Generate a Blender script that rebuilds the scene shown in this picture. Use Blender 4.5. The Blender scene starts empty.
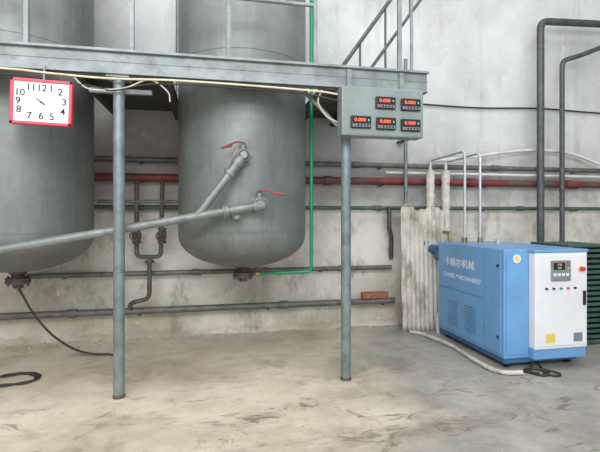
import bpy, math, random
from mathutils import Vector, Matrix
random.seed(7)
scene = bpy.context.scene
try:
    scene.view_settings.view_transform = 'Standard'
except Exception:
    pass

# ---------------------------------------------------------------- materials
def lin(c):
    out = []
    for v in c:
        v = v/255.0
        out.append(v/12.92 if v <= 0.04045 else ((v+0.055)/1.055)**2.4)
    return (out[0], out[1], out[2], 1.0)

class NB:
    def __init__(self, name):
        self.m = bpy.data.materials.new(name)
        self.m.use_nodes = True
        self.nt = self.m.node_tree
        self.b = self.nt.nodes['Principled BSDF']
        self.tc = self.nt.nodes.new('ShaderNodeTexCoord')
    def n(self, t): return self.nt.nodes.new(t)
    def l(self, a, b): self.nt.links.new(a, b)
    def noise(self, scale, detail=6, rough=0.6, mscale=None, off=(0, 0, 0), dist=0.0):
        mp = self.n('ShaderNodeMapping')
        mp.inputs['Location'].default_value = off
        if mscale: mp.inputs['Scale'].default_value = mscale
        self.l(self.tc.outputs['Object'], mp.inputs['Vector'])
        no = self.n('ShaderNodeTexNoise')
        no.inputs['Scale'].default_value = scale
        no.inputs['Detail'].default_value = detail
        no.inputs['Roughness'].default_value = rough
        no.inputs['Distortion'].default_value = dist
        self.l(mp.outputs['Vector'], no.inputs['Vector'])
        return no.outputs['Fac']
    def maprange(self, v, a, b, c=0.0, d=1.0):
        r = self.n('ShaderNodeMapRange')
        r.inputs['From Min'].default_value = a
        r.inputs['From Max'].default_value = b
        r.inputs['To Min'].default_value = c
        r.inputs['To Max'].default_value = d
        self.l(v, r.inputs['Value'])
        return r.outputs['Result']
    def math(self, op, a, b):
        r = self.n('ShaderNodeMath'); r.operation = op
        for i, v in enumerate((a, b)):
            if isinstance(v, (int, float)): r.inputs[i].default_value = v
            else: self.l(v, r.inputs[i])
        return r.outputs[0]
    def mix(self, fac, a, b, mode='MIX'):
        r = self.n('ShaderNodeMix'); r.data_type = 'RGBA'; r.blend_type = mode
        for sock, v in ((r.inputs[0], fac), (r.inputs[6], a), (r.inputs[7], b)):
            if isinstance(v, (int, float, tuple)): sock.default_value = v
            else: self.l(v, sock)
        return r.outputs[2]
    def xyz(self):
        s = self.n('ShaderNodeSeparateXYZ')
        self.l(self.tc.outputs['Object'], s.inputs[0])
        return s.outputs
    def bump(self, h, strength=0.2, dist=0.02):
        b = self.n('ShaderNodeBump')
        b.inputs['Strength'].default_value = strength
        b.inputs['Distance'].default_value = dist
        self.l(h, b.inputs['Height'])
        self.l(b.outputs[0], self.b.inputs['Normal'])
    def color(self, c):
        if isinstance(c, tuple): self.b.inputs['Base Color'].default_value = c
        else: self.l(c, self.b.inputs['Base Color'])

def paint(name, c, rough=0.5, metal=0.0, var=0.18, scale=5, stain=None, stain_lo=0.58, stain_hi=0.72, sscale=4,
          bump=0.08, mscale=None):
    k = NB(name)
    lo = tuple(v*(1-var) for v in c); hi = tuple(min(255, v*(1+var*0.6)) for v in c)
    f = k.maprange(k.noise(scale, 8, 0.65, mscale), 0.3, 0.7)
    col = k.mix(f, lin(lo), lin(hi))
    if stain:
        s = k.maprange(k.noise(sscale, 10, 0.7, mscale, (5, 3, 1)), stain_lo, stain_hi, 0, 0.85)
        col = k.mix(s, col, lin(stain))
    k.color(col)
    k.b.inputs['Roughness'].default_value = rough
    k.b.inputs['Metallic'].default_value = metal
    if bump: k.bump(k.noise(60, 4, 0.6), bump, 0.01)
    return k.m

M = {}
# tank: dull grey paint, weathered, dusty patches and vertical runs
k = NB('tank_grey_paint')
X, Y, Z = k.xyz()
c = k.mix(k.maprange(k.noise(1.6, 10, 0.7), 0.34, 0.66), lin((102, 108, 107)), lin((128, 134, 132)))
runs = k.maprange(k.noise(2.6, 9, 0.7, (5, 5, 0.3), (2, 7, 1)), 0.5, 0.68, 0, 0.4)
c = k.mix(runs, c, lin((90, 94, 90)))
pruns = k.maprange(k.noise(3.2, 9, 0.7, (6, 6, 0.3), (12, 7, 1)), 0.54, 0.70, 0, 0.3)
c = k.mix(pruns, c, lin((148, 152, 149)))
dust = k.maprange(k.noise(5, 11, 0.75, None, (12, 3, 5)), 0.54, 0.70, 0, 0.3)
c = k.mix(dust, c, lin((146, 147, 142)))
lowr = k.math('MULTIPLY', k.maprange(Z, 1.38, 0.98), k.maprange(k.noise(5, 9, 0.7, (1, 1, 0.5), (1, 1, 1)), 0.40, 0.60, 0, 0.5))
c = k.mix(lowr, c, lin((98, 92, 84)))
specks = k.maprange(k.noise(24, 9, 0.75, None, (2, 3, 5)), 0.64, 0.70, 0, 0.5)
c = k.mix(specks, c, lin((84, 76, 68)))
k.color(c)
k.l(k.maprange(k.noise(3, 8, 0.7), 0.3, 0.7, 0.38, 0.60), k.b.inputs['Roughness'])
k.b.inputs['Metallic'].default_value = 0.3
k.bump(k.noise(2.5, 5, 0.55), 0.12, 0.03)
M['tank'] = k.m
M['steel'] = paint('platform_grey_paint', (130, 138, 141), 0.5, 0.15, 0.18, 5, (98, 95, 90), 0.55, 0.72, 6)
M['post'] = paint('post_grey_paint', (114, 129, 131), 0.42, 0.2, 0.18, 6, (94, 92, 86), 0.56, 0.7, 9)
M['pipegrey'] = paint('pipe_grey_paint', (126, 132, 131), 0.45, 0.3, 0.18, 8, (96, 88, 80), 0.56, 0.7, 12)
M['pipedark'] = paint('pipe_dark', (80, 84, 86), 0.5, 0.25, 0.25, 8, (96, 80, 70), 0.56, 0.7, 7)
M['pipemid'] = paint('pipe_weathered_grey', (106, 106, 104), 0.55, 0.25, 0.28, 6, (92, 76, 66), 0.54, 0.68, 5)
M['pipegreen'] = paint('pipe_dark_green', (66, 98, 86), 0.5, 0.1, 0.2, 7, (108, 104, 96), 0.52, 0.66, 5)
M['green'] = paint('green_plastic_pipe', (24, 138, 92), 0.4, 0.0, 0.1, 5)
M['redpipe'] = paint('pipe_oxide_red', (118, 50, 50), 0.6, 0.1, 0.3, 5, (88, 78, 76), 0.48, 0.60, 3)
M['rust'] = paint('weathered_iron', (94, 86, 82), 0.7, 0.25, 0.3, 12, (84, 62, 52), 0.52, 0.66, 14)
M['deck'] = paint('deck_dark_plate', (80, 80, 78), 0.7, 0.2, 0.2, 4)
M['insul'] = paint('pipe_insulation_wrap', (212, 207, 198), 0.85, 0, 0.12, 12, (140, 98, 74), 0.56, 0.66, 6, 0.4)
M['whitepipe'] = paint('white_pipe', (206, 206, 202), 0.5, 0, 0.08, 6, (150, 140, 130), 0.6, 0.75, 8)
M['galv'] = paint('galvanised_pipe', (186, 190, 192), 0.35, 0.4, 0.1, 9)
M['blue'] = paint('blue_machine_enamel', (104, 156, 204), 0.32, 0.0, 0.07, 3, (116, 152, 186), 0.54, 0.74, 4, 0.02)
M['bluedark'] = paint('blue_machine_recess', (62, 100, 142), 0.5, 0.0, 0.1, 3)
M['white'] = paint('white_machine_enamel', (222, 224, 229), 0.35, 0.0, 0.03, 3, (200, 198, 190), 0.6, 0.8, 4, 0.02)
M['red'] = paint('red_plastic', (190, 56, 74), 0.4, 0.0, 0.06, 5)
M['redlever'] = paint('red_lever_coating', (148, 58, 62), 0.55, 0.0, 0.15, 15)
M['face'] = paint('clock_face_white', (238, 240, 242), 0.5, 0, 0.01, 3, bump=0)
M['black'] = paint('black_plastic', (22, 22, 24), 0.45, 0, 0.1, 8, bump=0)
M['ink'] = paint('black_ink', (18, 18, 20), 0.7, 0, 0.02, 8, bump=0)
M['textwhite'] = paint('white_lettering', (222, 232, 240), 0.5, 0, 0.02, 8, bump=0)
M['panel'] = paint('panel_grey_green_paint', (126, 138, 137), 0.4, 0.15, 0.1, 4)
M['cream'] = paint('cream_cable', (208, 196, 168), 0.6, 0, 0.12, 10)
M['cable'] = paint('dark_cable', (48, 46, 46), 0.6, 0, 0.15, 10)
M['wood'] = paint('old_brick', (146, 96, 70), 0.8, 0, 0.3, 20)
M['yellow'] = paint('yellow_label', (222, 196, 100), 0.5, 0, 0.05, 8, bump=0)
M['hose'] = paint('pale_hose', (196, 192, 182), 0.6, 0, 0.15, 12, (116, 106, 96), 0.55, 0.7, 12)
M['screen'] = paint('lcd_grey', (120, 134, 142), 0.25, 0, 0.05, 8, bump=0)
M['crate'] = paint('dark_green_enamel', (56, 84, 74), 0.5, 0.0, 0.2, 6)
M['brass'] = paint('brass_fitting', (150, 134, 96), 0.4, 0.6, 0.2, 10)
M['rubble'] = paint('mortar_rubble', (172, 165, 150), 0.95, 0, 0.25, 9, (110, 100, 88), 0.5, 0.7, 6)
M['corr'] = paint('corrugated_cement_sheet', (200, 197, 188), 0.9, 0, 0.14, 6, (140, 130, 114), 0.48, 0.62, 5, 0.3, (1, 1, 0.5))

def emit(name, c, s):
    k = NB(name)
    k.b.inputs['Base Color'].default_value = lin(c)
    k.b.inputs['Emission Color'].default_value = lin(c)
    k.b.inputs['Emission Strength'].default_value = s
    return k.m
M['led'] = emit('led_red_digits', (240, 92, 60), 0.8)
M['ledg'] = emit('led_green', (60, 200, 140), 0.6)

# wall material
k = NB('wall_old_plaster')
X, Y, Z = k.xyz()
base = k.mix(k.maprange(k.noise(0.8, 9, 0.62), 0.34, 0.66), lin((178, 180, 181)), lin((208, 210, 210)))
warm = k.math('MULTIPLY', k.maprange(Z, 3.1, 2.3), k.maprange(X, 2.6, 0.6))
warm = k.math('MULTIPLY', warm, k.maprange(k.noise(1.3, 7, 0.6, None, (3, 1, 7)), 0.3, 0.6, 0.3, 0.85))
base = k.mix(warm, base, lin((163, 152, 149)))
lowz = k.math('ADD', Z, k.math('MULTIPLY', k.noise(3, 7, 0.65, None, (2, 2, 9)), 0.5))
band = k.math('MULTIPLY', k.maprange(lowz, 2.9, 2.4), k.maprange(lowz, 1.75, 1.95))
base = k.mix(k.math('MULTIPLY', band, k.maprange(k.noise(2.0, 9, 0.65, None, (6, 6, 1)), 0.40, 0.64, 0.05, 0.55)), base, lin((134, 126, 121)))
low = k.maprange(lowz, 2.02, 1.80)
base = k.mix(k.math('MULTIPLY', low, 0.92), base,
             k.mix(k.maprange(k.noise(1.4, 10, 0.68, None, (8, 4, 0)), 0.36, 0.60), lin((172, 167, 157)), lin((220, 217, 210))))
foot = k.math('MULTIPLY', k.maprange(lowz, 1.25, 0.35), k.maprange(k.noise(1.1, 9, 0.66, None, (0, 3, 3)), 0.36, 0.62, 0.1, 0.75))
base = k.mix(foot, base, lin((160, 149, 122)))
drip = k.maprange(k.noise(1.0, 9, 0.68, (4.5, 1, 0.45), (1, 5, 2)), 0.54, 0.72, 0, 0.42)
base = k.mix(drip, base, lin((140, 134, 127)))
grime = k.math('MULTIPLY', k.maprange(k.noise(2.2, 11, 0.72, (1.4, 1, 0.8), (4, 9, 4)), 0.54, 0.66, 0, 0.7), k.maprange(lowz, 2.1, 1.6, 0.25, 1.0))
base = k.mix(grime, base, lin((128, 120, 108)))
chips = k.maprange(k.noise(3, 11, 0.74, None, (14, 4, 4)), 0.60, 0.65, 0, 0.5)
base = k.mix(chips, base, lin((226, 224, 219)))
pits = k.maprange(k.noise(26, 9, 0.75, None, (14, 4, 4)), 0.62, 0.70, 0, 0.4)
base = k.mix(pits, base, lin((138, 132, 125)))
k.color(base)
k.b.inputs['Roughness'].default_value = 0.9
k.bump(k.noise(6, 10, 0.68), 0.35, 0.03)
M['wall'] = k.m

# floor material
k = NB('floor_worn_concrete')
X, Y, Z = k.xyz()
c = k.mix(k.maprange(k.noise(0.7, 11, 0.68), 0.36, 0.64), lin((168, 156, 135)), lin((210, 199, 178)))
side = k.math('ADD', X, k.math('MULTIPLY', k.noise(1.0, 9, 0.68, None, (6, 2, 0)), 2.0))
side = k.math('ADD', side, k.math('MULTIPLY', Y, -0.22))
g = k.maprange(side, 1.0, 2.1)
grey = k.mix(k.maprange(k.noise(1.3, 11, 0.7, None, (1, 8, 0)), 0.38, 0.62), lin((124, 123, 121)), lin((160, 158, 153)))
c = k.mix(k.math('MULTIPLY', g, 0.93), c, grey)
pale = k.math('MULTIPLY', k.maprange(k.noise(1.2, 10, 0.7, None, (19, 1, 0)), 0.44, 0.62, 0, 0.6), k.maprange(X, 2.6, 1.2))
c = k.mix(pale, c, lin((220, 211, 193)))
sm = k.maprange(k.noise(1.4, 10, 0.72, (1, 1.5, 1), (9, 1, 0), 0.6), 0.53, 0.66, 0, 0.55)
c = k.mix(sm, c, lin((136, 124, 108)))
near = k.maprange(Y, 4.2, 3.3)
st = k.math('MULTIPLY', k.maprange(k.noise(3.0, 10, 0.74, (0.8, 1.6, 1), (3, 9, 0), 1.4), 0.56, 0.62, 0, 0.7), near)
c = k.mix(st, c, lin((96, 86, 77)))
patch = k.math('MULTIPLY', k.maprange(k.noise(0.9, 10, 0.7, (1, 1.4, 1), (31, 9, 0), 0.5), 0.53, 0.62, 0, 0.5), k.maprange(Y, 4.8, 4.0))
c = k.mix(patch, c, lin((118, 108, 96)))
grit = k.maprange(k.noise(30, 10, 0.78), 0.57, 0.68, 0, 0.5)
c = k.mix(grit, c, lin((112, 104, 93)))
light = k.maprange(k.noise(24, 10, 0.78, None, (3, 3, 3)), 0.60, 0.68, 0, 0.4)
c = k.mix(light, c, lin((222, 217, 204)))
k.color(c)
k.l(k.maprange(k.noise(2, 6, 0.6), 0.3, 0.7, 0.6, 0.9), k.b.inputs['Roughness'])
k.bump(k.noise(22, 12, 0.72), 0.35, 0.015)
M['floor'] = k.m
M['ceil'] = paint('ceiling_concrete', (196, 196, 194), 0.9, 0, 0.1, 1)

# ---------------------------------------------------------------- geometry helpers
col = scene.collection
def grp(name):
    e = bpy.data.objects.new(name, None); e.empty_display_size = 0.1
    col.objects.link(e); return e
def add(name, verts, faces, mat, parent=None, smooth=False, bevel=0):
    me = bpy.data.meshes.new(name); me.from_pydata([tuple(v) for v in verts], [], faces)
    me.update()
    if smooth:
        for p in me.polygons: p.use_smooth = True
    o = bpy.data.objects.new(name, me); col.objects.link(o)
    if mat: me.materials.append(M[mat] if isinstance(mat, str) else mat)
    if parent: o.parent = parent
    if bevel:
        b = o.modifiers.new('bevel', 'BEVEL'); b.width = bevel; b.segments = 2; b.limit_method = 'ANGLE'
    return o
def box(name, a, b, mat, parent=None, bevel=0):
    x0, y0, z0 = a; x1, y1, z1 = b
    v = [(x0,y0,z0),(x1,y0,z0),(x1,y1,z0),(x0,y1,z0),(x0,y0,z1),(x1,y0,z1),(x1,y1,z1),(x0,y1,z1)]
    f = [(0,3,2,1),(4,5,6,7),(0,1,5,4),(1,2,6,5),(2,3,7,6),(3,0,4,7)]
    return add(name, v, f, mat, parent, False, bevel)
def frame(d):
    d = d.normalized()
    up = Vector((0,0,1)) if abs(d.z) < 0.95 else Vector((1,0,0))
    a = d.cross(up).normalized(); b = a.cross(d).normalized()
    return a, b
def lathe(name, p0, axis, prof, mat, parent=None, segs=24, smooth=True):
    p0 = Vector(p0); d = Vector(axis).normalized(); a, b = frame(d)
    v = []; f = []
    for (h, r) in prof:
        for i in range(segs):
            t = 2*math.pi*i/segs
            v.append(p0 + d*h + (a*math.cos(t)+b*math.sin(t))*r)
    n = len(prof)
    for j in range(n-1):
        for i in range(segs):
            i2 = (i+1) % segs
            f.append((j*segs+i, j*segs+i2, (j+1)*segs+i2, (j+1)*segs+i))
    f.append(tuple(reversed(range(segs)))); f.append(tuple((n-1)*segs+i for i in range(segs)))
    o = add(name, v, f, mat, parent, smooth)
    if smooth:
        e = o.modifiers.new('es', 'EDGE_SPLIT'); e.split_angle = math.radians(35)
    return o
def cyl(name, p0, p1, r, mat, parent=None, segs=20):
    d = Vector(p1)-Vector(p0)
    return lathe(name, p0, d, [(0, r), (d.length, r)], mat, parent, segs)
def fillet(pts, rf):
    pts = [Vector(p) for p in pts]
    if rf <= 0 or len(pts) < 3: return pts
    out = [pts[0]]
    for i in range(1, len(pts)-1):
        p, a, b = pts[i], pts[i-1], pts[i+1]
        r1 = min(rf, (a-p).length*0.48); r2 = min(rf, (b-p).length*0.48)
        s = p+(a-p).normalized()*r1; e = p+(b-p).normalized()*r2
        for t in range(7):
            t /= 6
            out.append(s*(1-t)**2 + p*2*t*(1-t) + e*t*t)
    out.append(pts[-1]); return out
def tube(name, pts, r, mat, parent=None, rf=0.08, segs=14):
    P = fillet(pts, rf)
    v = []; f = []
    d0 = (P[1]-P[0]).normalized(); a, b = frame(d0)
    prev = d0
    n = len(P)
    for i, p in enumerate(P):
        if i == 0: d = d0
        elif i == n-1: d = (P[-1]-P[-2]).normalized()
        else: d = ((P[i+1]-P[i]).normalized()+(P[i]-P[i-1]).normalized()).normalized()
        q = prev.rotation_difference(d)
        a = q @ a; b = q @ b; prev = d
        for s in range(segs):
            t = 2*math.pi*s/segs
            v.append(p+(a*math.cos(t)+b*math.sin(t))*r)
    for j in range(n-1):
        for i in range(segs):
            i2 = (i+1) % segs
            f.append((j*segs+i, j*segs+i2, (j+1)*segs+i2, (j+1)*segs+i))
    f.append(tuple(reversed(range(segs)))); f.append(tuple((n-1)*segs+i for i in range(segs)))
    o = add(name, v, f, mat, parent, True)
    e = o.modifiers.new('es', 'EDGE_SPLIT'); e.split_angle = math.radians(50)
    return o
def catmull(pts, n=8):
    pts = [Vector(p) for p in pts]
    P = [pts[0]*2-pts[1]] + pts + [pts[-1]*2-pts[-2]]
    out = []
    for i in range(1, len(P)-2):
        for s in range(n):
            t = s/n
            out.append(0.5*((2*P[i])+(P[i+1]-P[i-1])*t+(2*P[i-1]-5*P[i]+4*P[i+1]-P[i+2])*t*t+(3*P[i]-P[i-1]-3*P[i+1]+P[i+2])*t**3))
    out.append(pts[-1]); return out
def softtube(name, pts, r, mat, parent=None, segs=10, n=8):
    return tube(name, catmull(pts, n), r, mat, parent, 0, segs)
def text(name, s, loc, size, rz, mat, parent, align='CENTER', sx=1.0, bold=0.0):
    cu = bpy.data.curves.new(name, 'FONT'); cu.body = s; cu.size = size
    cu.align_x = align; cu.align_y = 'CENTER'; cu.extrude = 0.0006; cu.offset = bold
    o = bpy.data.objects.new(name, cu); col.objects.link(o)
    o.location = loc; o.rotation_euler = (math.radians(90), 0, math.radians(rz)); o.scale = (sx, 1, 1)
    cu.materials.append(M[mat])
    if parent: o.parent = parent
    return o

# ---------------------------------------------------------------- room
WY = 5.65
box('floor', (-6, -5, -0.2), (9, WY+0.2, 0), 'floor')
box('wall_back', (-6, WY, 0), (9, WY+0.2, 6.2), 'wall')
box('wall_left', (-6.2, -5, 0), (-6, WY+0.2, 6.2), 'wall')
box('wall_right', (9, -5, 0), (9.2, WY+0.2, 6.2), 'wall')
box('ceiling', (-6.2, -5, 6.2), (9.2, WY+0.2, 6.4), 'ceil')
v = []; f = []
N = 300
for i in range(N+1):
    x = -6+15*i/N
    dy = 0.10+0.035*math.sin(i*0.35)+random.uniform(-0.02, 0.02); h = 0.05+random.uniform(-0.015, 0.03)
    v += [(x, WY-dy, 0.0), (x, WY-dy*0.5, h*0.6), (x, WY, h)]
for i in range(N):
    for j in range(2):
        f.append((i*3+j, (i+1)*3+j, (i+1)*3+j+1, i*3+j+1))
add('baseboard_back', v, f, 'wall', None, True)
# crumbs of mortar and grit on the floor, one object
v = []; f = []
def crumb(x, y, s):
    b0 = len(v); hh = s*random.uniform(0.5, 0.9); n = 5; ph = random.random()*6
    for i in range(n):
        t = ph+2*math.pi*i/n
        v.append((x+s*math.cos(t)*random.uniform(0.7, 1), y+s*math.sin(t)*random.uniform(0.7, 1), 0.0))
    for i in range(n):
        t = ph+2*math.pi*i/n
        v.append((x+0.6*s*math.cos(t), y+0.6*s*math.sin(t), hh*random.uniform(0.7, 1)))
    for i in range(n):
        j = (i+1) % n
        f.append((b0+i, b0+j, b0+n+j, b0+n+i))
    f.append(tuple(b0+n+i for i in range(n)))
for i in range(220):
    crumb(random.uniform(-3.5, 2.3), WY-0.06-abs(random.gauss(0, 0.16)), random.uniform(0.006, 0.020))
for i in range(200):
    crumb(random.uniform(-1.3, 2.4), random.uniform(2.3, 5.3), random.uniform(0.003, 0.008))
add('mortar_rubble', v, f, 'rubble')

# ---------------------------------------------------------------- tanks
R = 0.68; TY = 4.75
def tank(cx):
    g = grp('storage_tank')
    prof = []
    zb = 1.28; zt = 4.5
    for i in range(13):
        t = math.pi/2*i/12
        prof.append((zb-0.34*math.cos(t), max(0.001, R*math.sin(t))))
    prof += [(z, R) for z in (1.6, 2.2, 2.8, 3.4, 4.0)]
    for i in range(13):
        t = math.pi/2*i/12
        prof.append((zt+0.34*math.sin(t), max(0.001, R*math.cos(t))))
    lathe('shell', (cx, TY, 0), (0, 0, 1), prof, 'tank', g, 96)
    for z in (1.33, 3.06, 3.9):
        lathe('weld_seam', (cx, TY, z), (0, 0, 1), [(0, R-0.001), (0.004, R+0.004), (0.010, R+0.004), (0.014, R-0.001)], 'tank', g, 96)
    lathe('outlet_nozzle', (cx, TY, 0.98), (0, 0, -1), [(0, 0.09), (0.05, 0.085), (0.07, 0.06), (0.1, 0.06), (0.1, 0.11), (0.125, 0.11),
          (0.127, 0.10), (0.13, 0.11), (0.155, 0.11), (0.155, 0.05), (0.2, 0.045)], 'rust', g, 28)
    for i in range(8):
        t = i*math.pi/4
        cyl('flange_bolt', (cx+0.09*math.cos(t), TY+0.09*math.sin(t), 0.80), (cx+0.09*math.cos(t), TY+0.09*math.sin(t), 0.90), 0.009, 'rust', g, 6)
    for t in (-2.3, -0.85, 0.85, 2.3):
        cxx, cyy = cx+(R+0.03)*math.cos(t), TY+(R+0.03)*math.sin(t)
        box('support_lug', (cxx-0.05, cyy-0.05, 2.83), (cxx+0.05, cyy+0.05, 3.0), 'tank', g, 0.004)
    return g
tankL = tank(-1.877)
tankM = tank(0.333)

# ---------------------------------------------------------------- mezzanine
mz = grp('mezzanine_platform')
FY = 3.72; XE = 1.965; XL = -5.0
box('fascia', (XL, FY, 2.635), (XE, FY+0.02, 2.83), 'steel', mz, 0.003)
box('fascia_lip', (XL, FY-0.035, 2.81), (XE+0.01, FY, 2.832), 'steel', mz, 0.003)
box('fascia_flange', (XL, FY-0.02, 2.635), (XE, FY+0.08, 2.648), 'steel', mz, 0.003)
box('toe_angle', (XL, FY-0.006, 2.735), (XE, FY, 2.745), 'steel', mz)
box('end_beam', (XE-0.02, FY+0.02, 2.635), (XE, WY, 2.83), 'steel', mz, 0.003)
box('deck_front', (XL, FY+0.02, 2.80), (XE-0.02, 4.04, 2.828), 'deck', mz)
box('deck_mid', (-1.16, 4.04, 2.80), (-0.38, WY, 2.828), 'deck', mz)
box('deck_right', (1.10, 4.04, 2.80), (XE-0.02, WY, 2.828), 'deck', mz)
box('deck_left', (XL, 4.04, 2.80), (-2.62, WY, 2.828), 'deck', mz)
for x in (-3.0, -1.13, -0.42, 1.13, 1.6):
    box('joist', (x-0.03, FY+0.02, 2.69), (x+0.03, WY, 2.80), 'deck', mz, 0.003)
for x in (-0.749, 1.199):
    lathe('column', (x, 3.79, 0), (0, 0, 1), [(0, 0.045), (2.62, 0.045)], 'post', mz, 32)
    lathe('column_foot', (x, 3.79, 0), (0, 0, 1), [(0, 0.050), (0.015, 0.049), (0.03, 0.045)], 'rust', mz, 32)
    box('column_head_plate', (x-0.09, 3.72, 2.615), (x+0.09, 3.88, 2.636), 'steel', mz, 0.003)
    box('cross_beam_web', (x-0.006, FY+0.05, 2.50), (x+0.006, 4.02, 2.636), 'steel', mz)
box('under_rail', (-1.0, 3.86, 2.52), (-0.5, 3.90, 2.56), 'steel', mz, 0.003)
cyl('knee_brace', (1.199, 3.82, 2.25), (0.86, 4.0, 2.66), 0.02, 'steel', mz, 12)
PX = [-2.9, -1.42, -0.64, 0.14, 0.90, 1.70]
for x in PX:
    box('rail_post', (x-0.018, FY+0.005, 2.83), (x+0.018, FY+0.041, 3.90), 'steel', mz, 0.003)
for z in (3.36, 3.88):
    cyl('rail_bar', (XL, FY+0.023, z), (0.92, FY+0.023, z), 0.017, 'steel', mz, 12)
cyl('rail_bar', (0.92, FY+0.023, 3.88), (1.82, FY+0.023, 3.88), 0.017, 'steel', mz, 12)
for x in (1.82,):
    cyl('rail_baluster', (x, FY+0.023, 2.83), (x, FY+0.023, 3.9), 0.014, 'steel', mz, 12)
cyl('riser_pipe', (-0.40, 5.45, 2.83), (-0.40, 5.45, 6.1), 0.03, 'pipegrey', mz)

# inclined stair rails rising from the deck
st = grp('stair_handrail')
def incl(name, x0, z0, x1, z1, y, r, m='pipedark'):
    cyl(name, (x0, y, z0), (x1, y, z1), r, m, st, 12)
incl('hand_rail', 1.30, 2.98, 2.75, 5.02, 4.60, 0.022)
incl('lower_rail', 1.62, 2.97, 2.95, 4.80, 4.60, 0.018)
for i, x in enumerate((1.62, 1.92, 2.22, 2.52)):
    zt_ = 2.98+(x-1.30)*1.407
    zb_ = 2.83 if x < 1.96 else 2.97+(x-1.62)*1.376
    incl('baluster', x, zb_, x, zt_, 4.60, 0.013)

# ---------------------------------------------------------------- control panel under the beam
cp = grp('weighing_indicator_panel')
box('cabinet', (1.09, 3.56, 2.185), (1.845, 3.70, 2.61), 'panel', cp, 0.006)
box('door_seam', (1.10, 3.557, 2.195), (1.835, 3.56, 2.60), 'panel', cp, 0.004)
def indicator(x, z, s):
    box('indicator_bezel', (x-0.090, 3.53, z-0.052), (x+0.090, 3.557, z+0.052), 'black', cp, 0.005)
    box('indicator_window', (x-0.078, 3.527, z-0.010), (x+0.078, 3.531, z+0.040), 'ink', cp)
    text('digits', s, (x-0.012, 3.5262, z+0.015), 0.040, 0, 'led', cp, 'CENTER', 1.15, 0.0006)
    box('green_lamp', (x+0.060, 3.5255, z+0.008), (x+0.070, 3.527, z+0.022), 'ledg', cp)
    box('key_strip', (x-0.078, 3.527, z-0.044), (x+0.078, 3.531, z-0.020), 'screen', cp)
    for i in range(5):
        box('key', (x-0.068+i*0.029, 3.524, z-0.040), (x-0.050+i*0.029, 3.528, z-0.024), 'redlever' if i == 0 else 'black', cp)
indicator(1.48, 2.475, '0.000'); indicator(1.715, 2.470, '0.000')
indicator(1.255, 2.300, '0.000'); indicator(1.485, 2.295, '0.000'); indicator(1.715, 2.290, '0.000')
for x in (1.2, 1.7):
    box('hanger', (x-0.02, 3.69, 2.55), (x+0.02, 3.72, 2.80), 'steel', cp)

# ---------------------------------------------------------------- wall clock (square, red rim)
ck = grp('square_wall_clock')
cw, ch = 0.435, 0.35
box('case', (-cw/2, 0, -ch/2), (cw/2, 0.04, ch/2), 'red', ck, 0.008)
b = 0.024
box('rim_top', (-cw/2, -0.012, ch/2-b), (cw/2, 0.002, ch/2), 'red', ck, 0.004)
box('rim_bottom', (-cw/2, -0.012, -ch/2), (cw/2, 0.002, -ch/2+b), 'red', ck, 0.004)
box('rim_left', (-cw/2, -0.012, -ch/2), (-cw/2+b, 0.002, ch/2), 'red', ck, 0.004)
box('rim_right', (cw/2-b, -0.012, -ch/2), (cw/2, 0.002, ch/2), 'red', ck, 0.004)
box('face', (-cw/2+b, -0.003, -ch/2+b), (cw/2-b, 0.001, ch/2-b), 'face', ck)
nums = {'12': (0, .108), '11': (-.075, .108), '1': (.066, .108), '10': (-.152, .065), '2': (.130, .085), '9': (-.163, 0), '3': (.160, .01),
        '8': (-.156, -.066), '4': (.152, -.066), '7': (-.082, -.108), '6': (0, -.108), '5': (.076, -.108)}
for s, (x, z) in nums.items():
    text('numeral', s, (x, -0.004, z), 0.074, 0, 'ink', ck, 'CENTER', 1.0, 0.0010)
def hand(name, ang, L, w, yy):
    a = math.radians(ang); d = Vector((math.sin(a), 0, math.cos(a))); n = Vector((d.z, 0, -d.x))
    v = [(-d*0.03-n*w+Vector((0, yy, 0))), (-d*0.03+n*w+Vector((0, yy, 0))), (d*L+n*w*0.4+Vector((0, yy, 0))), (d*L-n*w*0.4+Vector((0, yy, 0)))]
    v += [p+Vector((0, -0.002, 0)) for p in v]
    add(name, v, [(0,1,2,3),(7,6,5,4),(0,4,5,1),(1,5,6,2),(2,6,7,3),(3,7,4,0)], 'ink', ck)
hand('hour_hand', 302, 0.05, 0.004, -0.005)
hand('minute_hand', 312, 0.085, 0.003, -0.008)
hand('second_hand', 95, 0.07, 0.001, -0.011)
cyl('hub', (0, -0.004, 0), (0, -0.014, 0), 0.007, 'ink', ck, 12)
ck.location = (-1.282, 3.655, 2.365)
ck.rotation_euler = (0, math.radians(1.6), 0)
box('clock_hook', (-0.006, 0.03, ch/2-0.01), (0.006, 0.05, ch/2+0.12), 'steel', ck)

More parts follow.
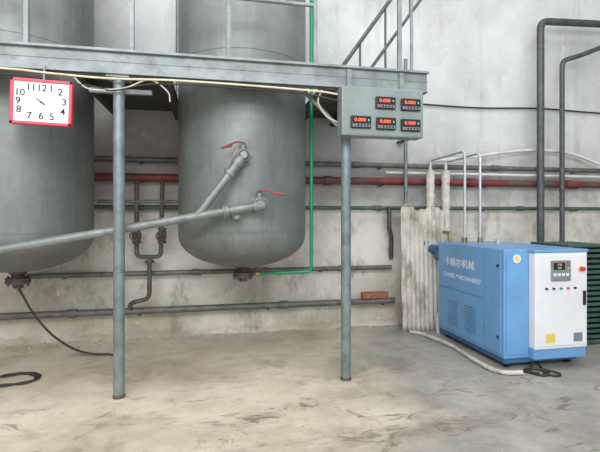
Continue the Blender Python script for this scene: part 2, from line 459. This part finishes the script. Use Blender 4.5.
# ---------------------------------------------------------------- feed pipework with valves on the middle tank
fp = grp('feed_pipe_with_valves')
A = (-4.2, 3.95, 0.775); B = (0.40, 3.95, 1.583)
cyl('main_pipe', A, B, 0.038, 'pipegrey', fp, 24)
tube('branch_pipe', [(-0.13, 3.95, 1.49), (0.20, 3.95, 1.93), (0.28, 3.95, 2.02)], 0.038, 'pipegrey', fp, 0.05, 24)
def yfront(x): return TY-math.sqrt(R*R-(x-0.333)**2)
def valve(x, z, lever_dir, lever_len, dz):
    yf = yfront(x)
    lathe('flange_pair', (x, yf+0.01, z), (0, -1, 0), [(0, 0.045), (0.02, 0.045), (0.02, 0.085), (0.038, 0.085), (0.040, 0.078), (0.042, 0.085), (0.06, 0.085),
          (0.06, 0.05), (0.07, 0.062), (0.11, 0.068), (0.15, 0.062), (0.155, 0.05), (0.17, 0.0455), (0.19, 0.03)], 'pipegrey', fp, 28)
    cyl('valve_bonnet', (x, yf-0.08, z), (x, yf-0.08, z+0.10), 0.032, 'pipegrey', fp)
    cyl('valve_gland', (x, yf-0.08, z+0.10), (x, yf-0.08, z+0.125), 0.02, 'rust', fp)
    for i in range(6):
        t = i*math.pi/3
        cyl('bolt', (x+0.068*math.cos(t), yf-0.07, z+0.068*math.sin(t)), (x+0.068*math.cos(t), yf+0.005, z+0.068*math.sin(t)), 0.008, 'rust', fp, 6)
    e = (x+lever_dir*lever_len, yf-0.12, z+0.12+dz)
    tube('lever', [(x, yf-0.08, z+0.12), (x+lever_dir*0.05, yf-0.09, z+0.13), e], 0.008, 'redlever', fp, 0.02, 10)
    lathe('lever_grip', Vector((x, yf-0.08, z+0.12)).lerp(Vector(e), 0.5), Vector(e)-Vector((x, yf-0.08, z+0.12)), [(0, 0.010), (lever_len*0.5, 0.011)], 'redlever', fp, 10)
valve(0.28, 2.04, -1, 0.20, -0.06)
valve(0.43, 1.60, 1, 0.23, -0.03)
lathe('pipe_elbow_cap', (0.37, 3.95, 1.578), (0.985, 0, 0.17), [(0, 0.050), (0.03, 0.053), (0.10, 0.053), (0.13, 0.03)], 'pipegrey', fp, 24)
lathe('valve_body', (0.15, 3.95, 1.865), (0.6, 0, 0.8), [(0, 0.045), (0.0, 0.058), (0.03, 0.058), (0.03, 0.045), (0.11, 0.05), (0.11, 0.06), (0.14, 0.06), (0.2, 0.05), (0.22, 0.03)], 'pipegrey', fp, 24)
lathe('pipe_flange', (0.10, 3.95, 1.530), (0.985, 0, 0.17), [(0, 0.04), (0, 0.065), (0.02, 0.065), (0.022, 0.058), (0.024, 0.065), (0.044, 0.065), (0.044, 0.04)], 'pipegrey', fp, 24)
cyl('drain_stub', (0.22, yfront(0.22)+0.01, 1.50), (0.22, 3.95, 1.48), 0.02, 'pipegrey', fp)
cyl('drain_ring', (0.22, 4.02, 1.50), (0.22, 3.99, 1.50), 0.04, 'pipegrey', fp)

# ---------------------------------------------------------------- green water pipe
gp = grp('green_water_pipe')
tube('riser', [(1.062, 4.60, 6.15), (1.062, 4.60, 0.885), (0.62, 4.70, 0.865), (0.50, 4.74, 0.86)], 0.019, 'green', gp, 0.06, 14)
cyl('union', (1.062, 4.60, 1.62), (1.062, 4.60, 1.68), 0.026, 'green', gp)
cyl('union_low', (0.75, 4.67, 0.871), (0.70, 4.68, 0.869), 0.028, 'green', gp)
lathe('drain_valve', (0.52, 4.74, 0.86), (-1, 0.05, 0), [(0, 0.03), (0.02, 0.035), (0.05, 0.035), (0.06, 0.025), (0.08, 0.02)], 'brass', gp, 16)
tube('drain_lever', [(0.48, 4.70, 0.89), (0.48, 4.69, 0.92), (0.60, 4.66, 0.93)], 0.007, 'redlever', gp, 0.02, 8)

# ---------------------------------------------------------------- wall pipe runs
def wall_run(gname, z, r, mat, x0, x1, y, brackets=True, couplings=()):
    g = grp(gname)
    cyl('pipe', (x0, y, z), (x1, y, z), r, mat, g, 18)
    for x in couplings:
        cyl('coupling', (x-0.05, y, z), (x+0.05, y, z), r*1.3, mat, g, 18)
    if brackets:
        x = x0+0.4
        while x < x1:
            box('bracket', (x-0.015, y-r, z-r-0.012), (x+0.015, WY, z-r), 'rust', g)
            x += 1.55
    return g
wall_run('lower_wall_pipe', 0.345, 0.040, 'pipemid', -5.9, 2.42, 5.50, True, (-1.6, 0.9))
wall_run('condensate_wall_pipe', 0.79, 0.030, 'pipemid', -2.1, 2.40, 5.54, True, (-0.2, 1.7))
gg = wall_run('green_wall_pipe', 1.595, 0.026, 'pipegreen', -5.9, 8.9, 5.55, True, (0.2, 2.2, 4.4))
tube('drop_elbow', [(2.35, 5.55, 1.595), (2.35, 5.50, 1.56), (2.35, 5.50, 1.32), (2.40, 5.54, 1.20), (2.42, 5.60, 0.9)], 0.03, 'pipedark', gg, 0.05)
wall_run('red_wall_pipe', 1.955, 0.050, 'redpipe', -5.9, 8.9, 5.54, True, (1.5, 3.6, 5.2))
wall_run('steam_wall_pipe', 2.175, 0.034, 'pipemid', -5.9, 8.9, 5.56, True, (1.9, 4.0))
wall_run('white_wall_pipe', 2.075, 0.020, 'whitepipe', 2.3, 8.9, 5.52, False, (3.9,))

g = grp('tall_dark_riser_pipe')
tube('pipe', [(4.62, 5.40, 0.0), (4.62, 5.40, 4.28), (8.9, 5.40, 4.48)], 0.050, 'pipedark', g, 0.12, 18)
tube('pipe', [(4.98, 5.40, 0.0), (4.98, 5.40, 3.74), (5.25, 5.38, 3.82), (8.9, 5.3, 5.3)], 0.034, 'pipedark', grp('bent_dark_riser_pipe'), 0.1, 18)

# valve loop between the tanks
vl = grp('steam_trap_valve_loop')
tube('left_leg', [(-0.875, 5.42, 1.90), (-0.875, 5.42, 1.0), (-0.60, 5.42, 1.0), (-0.58, 5.42, 1.90)], 0.026, 'rust', vl, 0.07, 14)
tube('drop_leg', [(-0.73, 5.42, 1.0), (-0.73, 5.42, 0.50), (-0.95, 5.42, 0.46), (-0.95, 5.46, 0.38)], 0.026, 'rust', vl, 0.08, 14)
for x in (-0.875, -0.585):
    lathe('gate_valve', (x, 5.42, 1.16), (0, 0, 1), [(0, 0.03), (0, 0.05), (0.03, 0.05), (0.03, 0.035), (0.07, 0.052), (0.12, 0.052), (0.16, 0.035), (0.16, 0.05), (0.19, 0.05), (0.19, 0.03)], 'rust', vl, 18)
    cyl('stem', (x, 5.40, 1.255), (x, 5.30, 1.255), 0.012, 'rust', vl, 10)
    tube('handwheel', [Vector((x+0.055*math.cos(t*math.pi/8), 5.30, 1.255+0.055*math.sin(t*math.pi/8))) for t in range(17)], 0.008, 'rust', vl, 0, 8)
    for t in range(4):
        cyl('spoke', (x, 5.30, 1.255), (x+0.055*math.cos(t*math.pi/2+0.4), 5.30, 1.255+0.055*math.sin(t*math.pi/2+0.4)), 0.005, 'rust', vl, 6)
cyl('flange', (-0.73, 5.42, 0.93), (-0.73, 5.42, 0.96), 0.055, 'rust', vl)
cyl('cross_link', (-1.3, 5.42, 1.66), (-0.40, 5.42, 1.66), 0.022, 'pipemid', vl)

# vertical pipes near corrugated sheet, joined to the cane-shaped machine risers
g = grp('insulated_supply_pipes')
for i, (x, zb) in enumerate(((2.90, 1.10), (3.13, 1.12))):
    pr = []
    h = 2.10-zb
    for s in range(25):
        pr.append((h*s/24, 0.056+0.005*math.sin(s*2.1+i)))
    lathe('insulation', (x, 5.40, zb), (0, 0, 1), [(0, 0.03)]+pr+[(h, 0.03)], 'insul', g, 20)
    cyl('bare_end', (x, 5.40, zb-0.14), (x, 5.40, zb), 0.028, 'rust', g)
    cyl('bare_top', (x, 5.40, 2.10), (x, 5.40, 2.22), 0.024, 'galv', g)
tube('feed_to_machine', [(2.90, 5.40, 0.98), (2.90, 5.20, 0.93), (2.95, 4.96, 0.93)], 0.028, 'rust', g, 0.06)
tube('return_to_machine', [(3.13, 5.40, 0.98), (3.13, 5.2, 0.86), (3.15, 4.96, 0.86)], 0.028, 'rust', g, 0.06)
lathe('blue_valve', (2.86, 5.32, 1.05), (0, -1, 0), [(0, 0.03), (0, 0.05), (0.02, 0.05), (0.05, 0.065), (0.12, 0.065), (0.15, 0.05), (0.17, 0.05), (0.17, 0.03)], 'bluedark', g, 18)
lathe('gauge', (2.78, 5.30, 1.12), (0, -1, 0), [(0, 0.03), (0, 0.045), (0.03, 0.045), (0.03, 0.038)], 'bluedark', g, 18)
tube('gauge_stem', [(2.78, 5.28, 1.10), (2.78, 5.28, 1.03), (2.86, 5.26, 1.03)], 0.008, 'brass', g, 0.02, 8)
tube('riser_1', [(2.975, 4.70, 1.165), (2.975, 4.70, 2.27), (2.92, 5.38, 2.24)], 0.016, 'galv', g, 0.07, 12)
tube('riser_2', [(3.18, 4.70, 1.165), (3.18, 4.70, 2.25), (3.14, 5.38, 2.22)], 0.016, 'galv', g, 0.07, 12)
for x in (2.975, 3.18):
    cyl('base_union', (x, 4.70, 1.17), (x, 4.70, 1.23), 0.03, 'brass', g, 6)

g = grp('wall_drop_pipe')
tube('pipe', [(2.56, 5.44, 3.6), (2.56, 5.44, 1.66)], 0.026, 'pipegrey', g, 0)
for z in (2.5, 3.4):
    box('clamp', (2.52, 5.41, z), (2.60, WY, z+0.02), 'rust', g)

softtube('white_wall_hose', [(2.95, 5.46, 2.24), (3.5, 5.46, 2.30), (4.0, 5.50, 2.38), (4.6, 5.55, 2.45), (5.2, 5.52, 2.42), (5.7, 5.48, 2.26), (6.2, 5.45, 2.05), (7.5, 5.45, 2.0)], 0.022, 'whitepipe')

# ---------------------------------------------------------------- corrugated sheet leaning on wall
v = []; f = []
nx = 110; nz = 16
for j in range(nz+1):
    for i in range(nx+1):
        s = i/nx; h = j/nz
        x = 2.40+0.62*s+0.03*h + (0.006*math.sin(h*13) if i in (0, nx) else 0)
        z = (1.59+0.025*math.sin(s*11)+0.012*math.sin(s*31))*h + 0.002
        y = 5.18+0.12*h+0.008*math.sin(s*2*math.pi*10)
        v.append((x, y, z))
for j in range(nz):
    for i in range(nx):
        a = j*(nx+1)+i
        f.append((a, a+1, a+nx+2, a+nx+1))
o = add('corrugated_roofing_sheet', v, f, 'corr', None, True)
s = o.modifiers.new('s', 'SOLIDIFY'); s.thickness = 0.006

box('loose_brick', (1.96, 5.45, 0.386), (2.32, 5.55, 0.465), 'wood', None, 0.006)

# ---------------------------------------------------------------- blue heater machine
hm = grp('oil_heater_machine')
x0, x1, y0, y1, zt = 2.77, 3.63, 3.71, 4.95, 1.165
box('base_frame', (x0+0.02, y0+0.02, 0.05), (x1-0.02, y1-0.02, 0.12), 'bluedark', hm, 0.004)
for (x, y) in ((x0+0.08, y0+0.08), (x1-0.08, y0+0.08), (x0+0.08, y1-0.08), (x1-0.08, y1-0.08)):
    cyl('caster_wheel', (x-0.02, y, 0.035), (x+0.02, y, 0.035), 0.035, 'black', hm, 18)
    box('caster_fork', (x-0.03, y-0.02, 0.035), (x+0.03, y+0.02, 0.06), 'galv', hm)
box('body', (x0, y0, 0.10), (x1, y1, zt), 'blue', hm, 0.012)
def sidepanel(ya, yb, za, zb, m='blue'):
    return box('side_panel', (x0-0.010, ya, za), (x0, yb, zb), m, hm, 0.004)
sidepanel(y0+0.04, y0+0.30, 0.14, 1.12)
sidepanel(y0+0.32, y1-0.03, 0.14, 0.62)
sidepanel(y0+0.32, y1-0.03, 0.64, 1.12)
for i in range(10):
    zz = 0.22+i*0.03
    box('louvre', (x0-0.013, y0+0.45, zz), (x0-0.009, y0+0.65, zz+0.006), 'bluedark', hm)
    box('louvre', (x0-0.013, y0+0.80, zz), (x0-0.009, y0+1.00, zz+0.006), 'bluedark', hm)
text('lettering_cjk', '卡赫尔机械', (x0-0.012, 4.48, 0.945), 0.110, -90, 'textwhite', hm, 'CENTER', 1.1, 0.0006)
text('lettering', 'CAHEL MACHINERY', (x0-0.012, 4.44, 0.790), 0.070, -90, 'textwhite', hm, 'CENTER', 1.2, 0.0006)
for zz in (0.3, 1.0):
    cyl('panel_lock', (x0-0.018, y0+0.08, zz), (x0-0.008, y0+0.08, zz), 0.014, 'black', hm, 12)
box('front_strip_panel', (x0+0.02, y0-0.010, 0.14), (3.03, y0, 1.13), 'blue', hm, 0.004)
cyl('round_badge', (2.90, y0-0.016, 1.075), (2.90, y0-0.010, 1.075), 0.042, 'white', hm, 24)
cyl('round_badge_mark', (2.90, y0-0.018, 1.075), (2.90, y0-0.016, 1.075), 0.026, 'yellow', hm, 24)
box('control_cabinet', (3.04, y0-0.09, 0.20), (3.63, y0+0.01, 1.135), 'white', hm, 0.012)
box('cabinet_door', (3.06, y0-0.100, 0.23), (3.61, y0-0.088, 1.115), 'white', hm, 0.006)
box('cabinet_base', (3.04, y0-0.07, 0.10), (3.63, y0+0.01, 0.20), 'blue', hm, 0.006)
box('cabinet_top_trim', (3.03, y0-0.095, 1.135), (3.64, y0+0.02, 1.165), 'blue', hm, 0.006)
dy = y0-0.100
box('controller_frame', (3.20, dy-0.012, 0.86), (3.42, dy, 1.06), 'panel', hm, 0.004)
box('controller_screen', (3.225, dy-0.015, 0.970), (3.35, dy-0.011, 1.04), 'black', hm)
text('pv', '168', (3.287, dy-0.0155, 1.018), 0.034, 0, 'led', hm, 'CENTER', 1, 0.001)
text('sv', '170', (3.287, dy-0.0155, 0.987), 0.026, 0, 'ledg', hm, 'CENTER', 1, 0.001)
for i in range(4):
    box('key', (3.222+i*0.047, dy-0.016, 0.910), (3.254+i*0.047, dy-0.011, 0.937), 'white', hm, 0.002)
    box('key_low', (3.222+i*0.047, dy-0.016, 0.872), (3.254+i*0.047, dy-0.011, 0.894), 'screen', hm, 0.002)
for i in range(3):
    cyl('pilot_light', (3.385, dy-0.018, 1.035-i*0.026), (3.385, dy-0.011, 1.035-i*0.026), 0.008, ('red', 'green', 'yellow')[i], hm, 12)
for i in range(5):
    cyl('switch', (3.15+i*0.08, dy-0.02, 0.79), (3.15+i*0.08, dy, 0.79), 0.010, ('black', 'black', 'green', 'red', 'black')[i], hm, 14)
cyl('emergency_stop', (3.54, dy-0.04, 0.975), (3.54, dy, 0.975), 0.022, 'red', hm, 18)
cyl('stop_collar', (3.54, dy-0.012, 0.975), (3.54, dy, 0.975), 0.030, 'yellow', hm, 18)
box('door_handle', (3.565, dy-0.018, 0.62), (3.59, dy, 0.76), 'black', hm, 0.004)
box('warning_label', (3.15, dy-0.002, 0.265), (3.25, dy, 0.355), 'yellow', hm)
box('spec_label', (3.46, dy-0.002, 0.265), (3.56, dy, 0.35), 'screen', hm)
for (x, y, r, h) in ((2.86, 4.86, 0.045, 0.10), (3.02, 4.82, 0.03, 0.07), (3.35, 4.6, 0.05, 0.05)):
    lathe('top_fitting', (x, y, zt), (0, 0, 1), [(0, r), (h*0.4, r), (h*0.4, r*0.6), (h, r*0.6)], 'galv', hm, 18)
tube('top_elbow', [(2.84, 4.80, zt-0.01), (2.84, 4.80, zt+0.12), (2.84, 4.95, zt+0.12)], 0.02, 'brass', hm, 0.05)
tube('side_drain', [(x0+0.05, y1, 0.25), (x0+0.05, y1+0.10, 0.25), (x0+0.05, y1+0.10, 0.0)], 0.022, 'whitepipe', hm, 0.05)
cyl('pump_motor', (2.85, 5.08, 0.98), (2.85, 4.95, 0.98), 0.06, 'bluedark', hm, 20)

# dark green slatted cabinet at the right
gc = grp('green_slatted_cabinet')
box('frame_left', (3.96, 4.20, 0.0), (4.00, 4.80, 1.13), 'crate', gc, 0.004)
box('frame_right', (4.50, 4.20, 0.0), (4.54, 4.80, 1.13), 'crate', gc, 0.004)
box('top', (3.96, 4.20, 1.13), (4.54, 4.80, 1.16), 'crate', gc, 0.004)
box('back', (4.00, 4.76, 0.0), (4.50, 4.79, 1.13), 'crate', gc)
box('bottom', (4.00, 4.22, 0.02), (4.50, 4.76, 0.06), 'crate', gc)
for i in range(17):
    zz = 0.08+i*0.062
    box('slat', (4.00, 4.22, zz), (4.50, 4.24, zz+0.035), 'crate', gc, 0.003)

# ---------------------------------------------------------------- hoses and cables
softtube('pale_floor_hose', [(2.46, 5.08, 0.03), (2.56, 4.95, 0.024), (2.65, 4.5, 0.024), (2.63, 4.1, 0.024), (2.62, 3.75, 0.024), (2.68, 3.60, 0.024), (2.85, 3.56, 0.024)], 0.022, 'hose')
g = grp('black_power_cable')
softtube('cable_1', [(3.15, 3.85, 0.06), (3.05, 3.68, 0.015), (2.95, 3.58, 0.013), (3.02, 3.48, 0.013), (3.12, 3.55, 0.013), (3.02, 3.66, 0.02), (2.92, 3.62, 0.014), (2.98, 3.5, 0.03)], 0.011, 'cable', g)
softtube('cable_2', [(3.2, 3.85, 0.06), (3.12, 3.62, 0.015), (3.06, 3.52, 0.013), (3.13, 3.45, 0.013), (3.2, 3.5, 0.013), (3.1, 3.6, 0.03)], 0.010, 'cable', g)
softtube('black_drain_hose', [(-1.877, 4.75, 0.79), (-1.83, 4.74, 0.70), (-1.74, 4.75, 0.52), (-1.60, 4.80, 0.30), (-1.42, 4.87, 0.12), (-1.25, 4.92, 0.035), (-1.10, 4.94, 0.014), (-1.02, 4.90, 0.014)], 0.011, 'cable')
pts = []
for i in range(80):
    t = i/79*2*math.pi*2.4
    rr = 0.16+0.022*math.sin(i*0.7)+0.012*math.sin(i*0.23)
    pts.append((-1.76+rr*1.15*math.cos(t), 4.36+rr*0.9*math.sin(t), 0.010+0.006*(i/79)))
tube('coiled_black_hose', pts, 0.009, 'cable', None, 0, 8)

softtube('cream_beam_cable', [(-5, 3.69, 2.63), (-2.4, 3.69, 2.63), (-1.55, 3.69, 2.62), (-1.2, 3.685, 2.60), (-0.8, 3.69, 2.59), (-0.3, 3.69, 2.605), (0.3, 3.69, 2.60), (0.9, 3.69, 2.585), (1.08, 3.66, 2.56)], 0.009, 'cream', None, 8)
softtube('black_beam_cable', [(-5, 3.70, 2.60), (-2.0, 3.70, 2.60), (-1.0, 3.70, 2.53), (-0.78, 3.70, 2.50), (-0.45, 3.70, 2.57), (0.2, 3.70, 2.575), (0.8, 3.70, 2.56), (1.10, 3.66, 2.50)], 0.007, 'cable', None, 8)
softtube('grey_beam_cable', [(-1.08, 3.70, 2.60), (-0.95, 3.70, 2.50), (-0.7, 3.70, 2.52), (-0.5, 3.70, 2.60), (-0.36, 3.72, 2.52), (-0.34, 3.74, 2.44)], 0.006, 'cream', None, 8)
softtube('sagging_panel_cable', [(0.95, 3.70, 2.60), (0.92, 3.72, 2.50), (1.0, 3.73, 2.38), (1.12, 3.72, 2.32)], 0.007, 'cream', None, 8)
softtube('wall_cable', [(1.97, 5.62, 3.09), (2.8, 5.62, 3.06), (3.8, 5.62, 3.05), (4.8, 5.62, 3.09), (6.0, 5.62, 3.07), (8.9, 5.62, 3.08)], 0.012, 'cable', None, 8)

# ---------------------------------------------------------------- lights
w = bpy.data.worlds.new('world'); scene.world = w; w.use_nodes = True
w.node_tree.nodes['Background'].inputs[0].default_value = (0.95, 0.975, 1.0, 1)
w.node_tree.nodes['Background'].inputs[1].default_value = 1.85
def area(name, loc, tgt, sx, sy, power, c=(1, 1, 1)):
    l = bpy.data.lights.new(name, 'AREA'); l.shape = 'RECTANGLE'; l.size = sx; l.size_y = sy; l.energy = power; l.color = c
    o = bpy.data.objects.new(name, l); col.objects.link(o); o.location = loc
    o.rotation_euler = (Vector(tgt)-Vector(loc)).to_track_quat('-Z', 'Y').to_euler()
area('daylight_high_window', (-1.5, -2.5, 5.0), (0.5, 5.6, 2.3), 7, 2, 450, (0.99, 0.995, 1.0))
area('skylight', (0.8, 3.2, 6.1), (0.8, 4.3, 0), 9, 2.5, 300, (1.0, 1.0, 0.99))

cam = bpy.data.cameras.new('camera'); co = bpy.data.objects.new('camera', cam); col.objects.link(co)
co.location = (0, 0, 1.5); co.rotation_euler = (math.radians(90), 0, math.radians(-11.5))
cam.sensor_width = 36; cam.lens = 25.98; cam.shift_y = -11/600
scene.camera = co

# turn lettering into meshes
bpy.context.view_layer.update()
dg = bpy.context.evaluated_depsgraph_get()
for o in [o for o in scene.objects if o.type == 'FONT']:
    me = bpy.data.meshes.new_from_object(o.evaluated_get(dg))
    n = bpy.data.objects.new(o.name+'_mesh', me); col.objects.link(n)
    n.parent = o.parent; n.location = o.location; n.rotation_euler = o.rotation_euler; n.scale = o.scale
    bpy.data.objects.remove(o)
